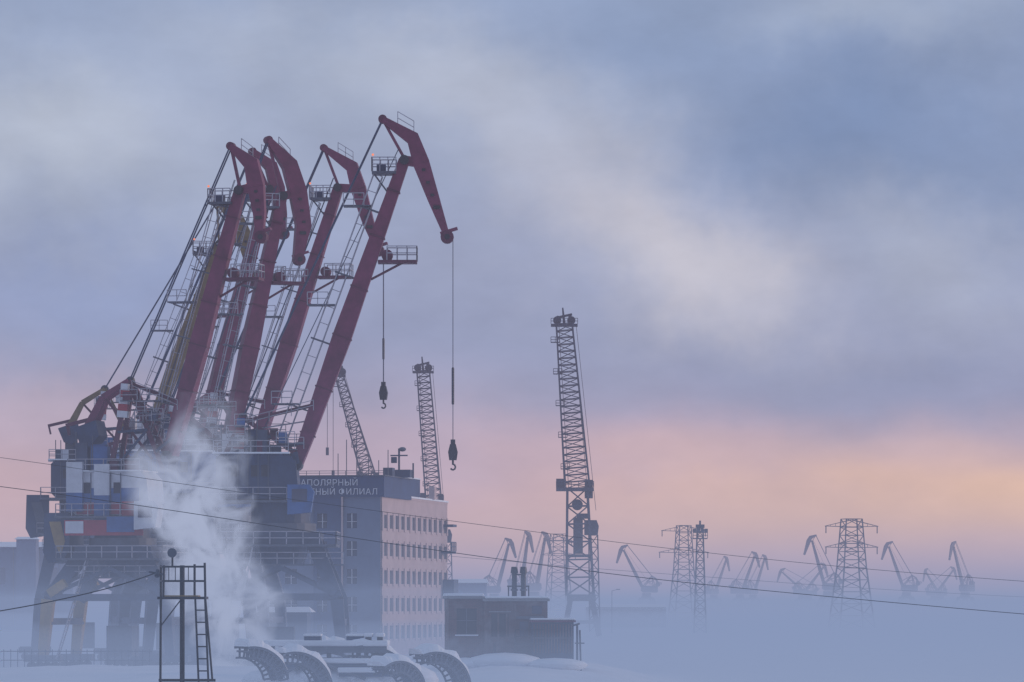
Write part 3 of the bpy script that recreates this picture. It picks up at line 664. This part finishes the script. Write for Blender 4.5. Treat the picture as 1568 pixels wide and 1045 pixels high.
def steam():
    d=330; f=S*d; px0,px1,py0,py1=170,470,600,1070
    cx=(px0+px1)/2; E=(X(cx,d),d,0)
    w=(px1-px0)*f/2; zb=max(.2,Z(py1,d)); zt=Z(py0,d)
    m=bpy.data.materials.new('steam'); m.use_nodes=True; nt=m.node_tree; n=nt.nodes; l=nt.links; n.clear()
    def math_(op,a,b=None,c=None,clamp=False):
        q=n.new('ShaderNodeMath'); q.operation=op; q.use_clamp=clamp
        for i,v in enumerate((a,b,c)):
            if v is None: continue
            if isinstance(v,(int,float)): q.inputs[i].default_value=v
            else: l.new(v,q.inputs[i])
        return q.outputs[0]
    tc=n.new('ShaderNodeTexCoord'); 
    nz0=n.new('ShaderNodeTexNoise'); nz0.inputs['Scale'].default_value=.25; nz0.inputs['Detail'].default_value=1; l.new(tc.outputs['Object'],nz0.inputs['Vector'])
    vs=n.new('ShaderNodeVectorMath'); vs.operation='SUBTRACT'; l.new(nz0.outputs['Color'],vs.inputs[0]); vs.inputs[1].default_value=(.5,.5,.5)
    vm=n.new('ShaderNodeVectorMath'); vm.operation='SCALE'; l.new(vs.outputs[0],vm.inputs[0]); vm.inputs['Scale'].default_value=6.0
    va=n.new('ShaderNodeVectorMath'); va.operation='ADD'; l.new(tc.outputs['Object'],va.inputs[0]); l.new(vm.outputs[0],va.inputs[1])
    sp=n.new('ShaderNodeSeparateXYZ'); l.new(va.outputs[0],sp.inputs[0])
    t=math_('DIVIDE',math_('SUBTRACT',sp.outputs[2],zb),zt-zb,clamp=True)
    def ramp(stops):
        r=n.new('ShaderNodeValToRGB'); r.color_ramp.interpolation='EASE'; el=r.color_ramp.elements
        while len(el)<len(stops): el.new(.5)
        for e,(p,v) in zip(el,stops): e.position=p; e.color=(v,v,v,1)
        l.new(t,r.inputs[0]); return r.outputs[0]
    T=lambda py:(Z(py,d)-zb)/(zt-zb)
    Cx=lambda px:(px-px0)/(px1-px0)
    cen=ramp([(0,Cx(350)),(T(940),Cx(348)),(T(850),Cx(325)),(T(780),Cx(298)),(T(700),Cx(292)),(T(630),Cx(315))])
    wid=ramp([(0,.14),(T(980),.2),(T(900),.30),(T(800),.33),(T(720),.29),(T(630),.17)])
    den=ramp([(0,1.0),(T(960),.9),(T(860),.8),(T(770),.85),(T(710),.5),(T(645),.16),(.99,0)])
    xx=math_('DIVIDE',math_('SUBTRACT',sp.outputs[0],math_('MULTIPLY_ADD',cen,2*w,-w)),math_('MULTIPLY',wid,2*w))
    yy=math_('DIVIDE',sp.outputs[1],3.0)
    r2=math_('ADD',math_('MULTIPLY',xx,xx),math_('MULTIPLY',yy,yy))
    body=math_('POWER',math_('SUBTRACT',1.0,r2,clamp=True),1.4)
    nz=n.new('ShaderNodeTexNoise'); nz.inputs['Scale'].default_value=.6; nz.inputs['Detail'].default_value=4; nz.inputs['Roughness'].default_value=.62; l.new(va.outputs[0],nz.inputs['Vector'])
    nn_=math_('MULTIPLY',math_('SUBTRACT',nz.outputs['Fac'],.42,clamp=True),11.0)
    dd=math_('MULTIPLY',math_('MULTIPLY',body,nn_),den)
    a=n.new('ShaderNodeVolumeAbsorption'); a.inputs['Color'].default_value=(0,0,0,1); l.new(dd,a.inputs['Density'])
    e=n.new('ShaderNodeEmission'); e.inputs['Color'].default_value=lin((174,183,208)); l.new(dd,e.inputs['Strength'])  # self-glow following density replaces skylight scattered in the steam
    ad=n.new('ShaderNodeAddShader'); l.new(a.outputs[0],ad.inputs[0]); l.new(e.outputs[0],ad.inputs[1])
    o=n.new('ShaderNodeOutputMaterial'); l.new(ad.outputs[0],o.inputs['Volume'])
    try: m.cycles.volume_step_rate=.7
    except Exception as ex: print(ex)
    M=MB(); M.box(-w,w,-3.5,3.5,zb,zt,m); ob=M.obj('steam_plume'); ob.location=E
steam()

# ------------------------------------------------ world
w=bpy.data.worlds.new('World'); sc.world=w; w.use_nodes=True; nt=w.node_tree; n=nt.nodes; l=nt.links; n.clear()
def mth(op,a,b=None,c=None,clamp=False):
    q=n.new('ShaderNodeMath'); q.operation=op; q.use_clamp=clamp
    for i,v in enumerate((a,b,c)):
        if v is None: continue
        if isinstance(v,(int,float)): q.inputs[i].default_value=v
        else: l.new(v,q.inputs[i])
    return q.outputs[0]
tc=n.new('ShaderNodeTexCoord'); G=tc.outputs['Generated']
def nz(scale,detail,rough=.5,stretch=None,rot=0):
    mp=n.new('ShaderNodeMapping'); l.new(G,mp.inputs[0]); mp.inputs['Rotation'].default_value=(0,rot,0)
    mp.inputs['Scale'].default_value=stretch or (1,1,1)
    q=n.new('ShaderNodeTexNoise'); q.inputs['Scale'].default_value=scale; q.inputs['Detail'].default_value=detail; q.inputs['Roughness'].default_value=rough
    l.new(mp.outputs[0],q.inputs['Vector']); return q
n1=nz(15,5,.62); n2=nz(26,5,.58,(1,1,2.0),math.radians(25)); n3=nz(10,3,.5,(1,1,3))
sp=n.new('ShaderNodeSeparateXYZ'); l.new(G,sp.inputs[0]); s1=n.new('ShaderNodeSeparateXYZ'); l.new(n1.outputs['Color'],s1.inputs[0])
Xd=mth('ADD',sp.outputs[0],mth('MULTIPLY',mth('SUBTRACT',s1.outputs[0],.5),.085))
Zd=mth('ADD',sp.outputs[2],mth('MULTIPLY',mth('SUBTRACT',s1.outputs[1],.5),.05))
Zg=mth('ADD',sp.outputs[2],mth('MULTIPLY',mth('SUBTRACT',n3.outputs['Fac'],.5),.03))
fac=mth('DIVIDE',Zg,.2,clamp=True)
rp=n.new('ShaderNodeValToRGB'); el=rp.color_ramp.elements; rp.color_ramp.interpolation='B_SPLINE'
stops=[(925,(212,180,186)),(860,(220,184,184)),(800,(226,186,178)),(740,(218,180,178)),(680,(190,168,184)),(620,(160,159,186)),(520,(146,156,188)),(380,(147,160,193)),(200,(147,162,194)),(0,(144,161,193))]
while len(el)<len(stops): el.new(.5)
for e,(py,c) in zip(el,stops): e.position=(925-py)*S/.2; e.color=lin(c)
l.new(fac,rp.inputs[0]); col=rp.outputs[0]
def mix(a,colr,f):
    q=n.new('ShaderNodeMix'); q.data_type='RGBA'; l.new(f,q.inputs[0]); l.new(a,q.inputs[6]); q.inputs[7].default_value=lin(colr); return q.outputs[2]
def blob(px,py,rx,ry,wt,colr,rot=0,pure=False):
    global col
    cx=(px-784)*S; cz=(925-py)*S; c=math.cos(math.radians(rot)); s_=math.sin(math.radians(rot))
    dx=mth('SUBTRACT',Xd,cx); dz=mth('SUBTRACT',Zg if pure else Zd,cz)
    u=mth('DIVIDE',mth('ADD',mth('MULTIPLY',dx,c),mth('MULTIPLY',dz,s_)),rx*S)
    v=mth('DIVIDE',mth('SUBTRACT',mth('MULTIPLY',dz,c),mth('MULTIPLY',dx,s_)),ry*S)
    g=mth('EXPONENT',mth('MULTIPLY',mth('ADD',mth('MULTIPLY',u,u),mth('MULTIPLY',v,v)),-1.0))
    front=mth('GREATER_THAN',sp.outputs[1],0.0)
    col=mix(col,colr,mth('MULTIPLY',mth('MULTIPLY',g,wt),front))
blob(1400,210,330,130,.95,(112,135,174),-12)
blob(980,60,150,110,.45,(128,149,185))
blob(1330,570,380,75,.7,(131,145,181),-4)
blob(180,430,300,55,.6,(136,154,196))
blob(330,60,160,70,.4,(138,156,189))
blob(500,520,300,60,.3,(140,152,188))
blob(90,210,260,120,.85,(186,194,209),-10)
blob(350,250,260,110,.4,(172,181,203),-10)
blob(560,110,330,75,.6,(180,188,205),-12)
blob(780,230,300,110,.65,(184,189,205),-25)
blob(1050,390,240,105,.95,(200,197,207),-18)
blob(700,420,200,110,.3,(170,175,200))
blob(1480,385,170,110,.65,(176,182,200),-20)
blob(1360,10,220,50,.65,(166,178,200))
blob(1520,765,480,66,1.0,(252,202,158),2,True)
blob(1150,770,330,45,.5,(234,192,174),1,True)
blob(930,690,280,38,.5,(206,177,186),-4)
blob(30,610,300,65,.6,(202,179,191))
wl=mth('MULTIPLY',mth('SUBTRACT',n2.outputs['Fac'],.5),.5)
hs=n.new('ShaderNodeHueSaturation'); l.new(col,hs.inputs['Color']); l.new(mth('ADD',wl,1.0),hs.inputs['Value'])
sky=n.new('ShaderNodeTexSky'); sky.sky_type='NISHITA'; sky.sun_disc=False; sky.sun_elevation=math.radians(12); sky.sun_rotation=math.radians(75)
b1=n.new('ShaderNodeBackground'); l.new(hs.outputs[0],b1.inputs[0]); b1.inputs[1].default_value=1.0
b2=n.new('ShaderNodeBackground'); l.new(sky.outputs[0],b2.inputs[0]); b2.inputs[1].default_value=.003
ad=n.new('ShaderNodeAddShader'); l.new(b1.outputs[0],ad.inputs[0]); l.new(b2.outputs[0],ad.inputs[1])
o=n.new('ShaderNodeOutputWorld'); l.new(ad.outputs[0],o.inputs[0])

sd=bpy.data.lights.new('sun','SUN'); sd.energy=1.1; sd.angle=math.radians(15); sd.color=(1,.74,.60)
so=bpy.data.objects.new('sun',sd); sc.collection.objects.link(so)
dirv=Vector((math.sin(math.radians(75))*math.cos(math.radians(12)),math.cos(math.radians(75))*math.cos(math.radians(12)),math.sin(math.radians(12))))
so.rotation_euler=dirv.to_track_quat('Z','Y').to_euler()

sc.view_settings.view_transform='Standard'; sc.view_settings.look='None'; sc.view_settings.exposure=0
cd=bpy.data.cameras.new('camera'); co=bpy.data.objects.new('camera',cd); sc.collection.objects.link(co); sc.camera=co
co.location=(0,0,CAMZ); co.rotation_euler=(math.pi/2,0,0); cd.sensor_width=36; cd.lens=36/(1568*S); cd.shift_y=(HOR-522.5)/1568; cd.clip_start=1; cd.clip_end=30000
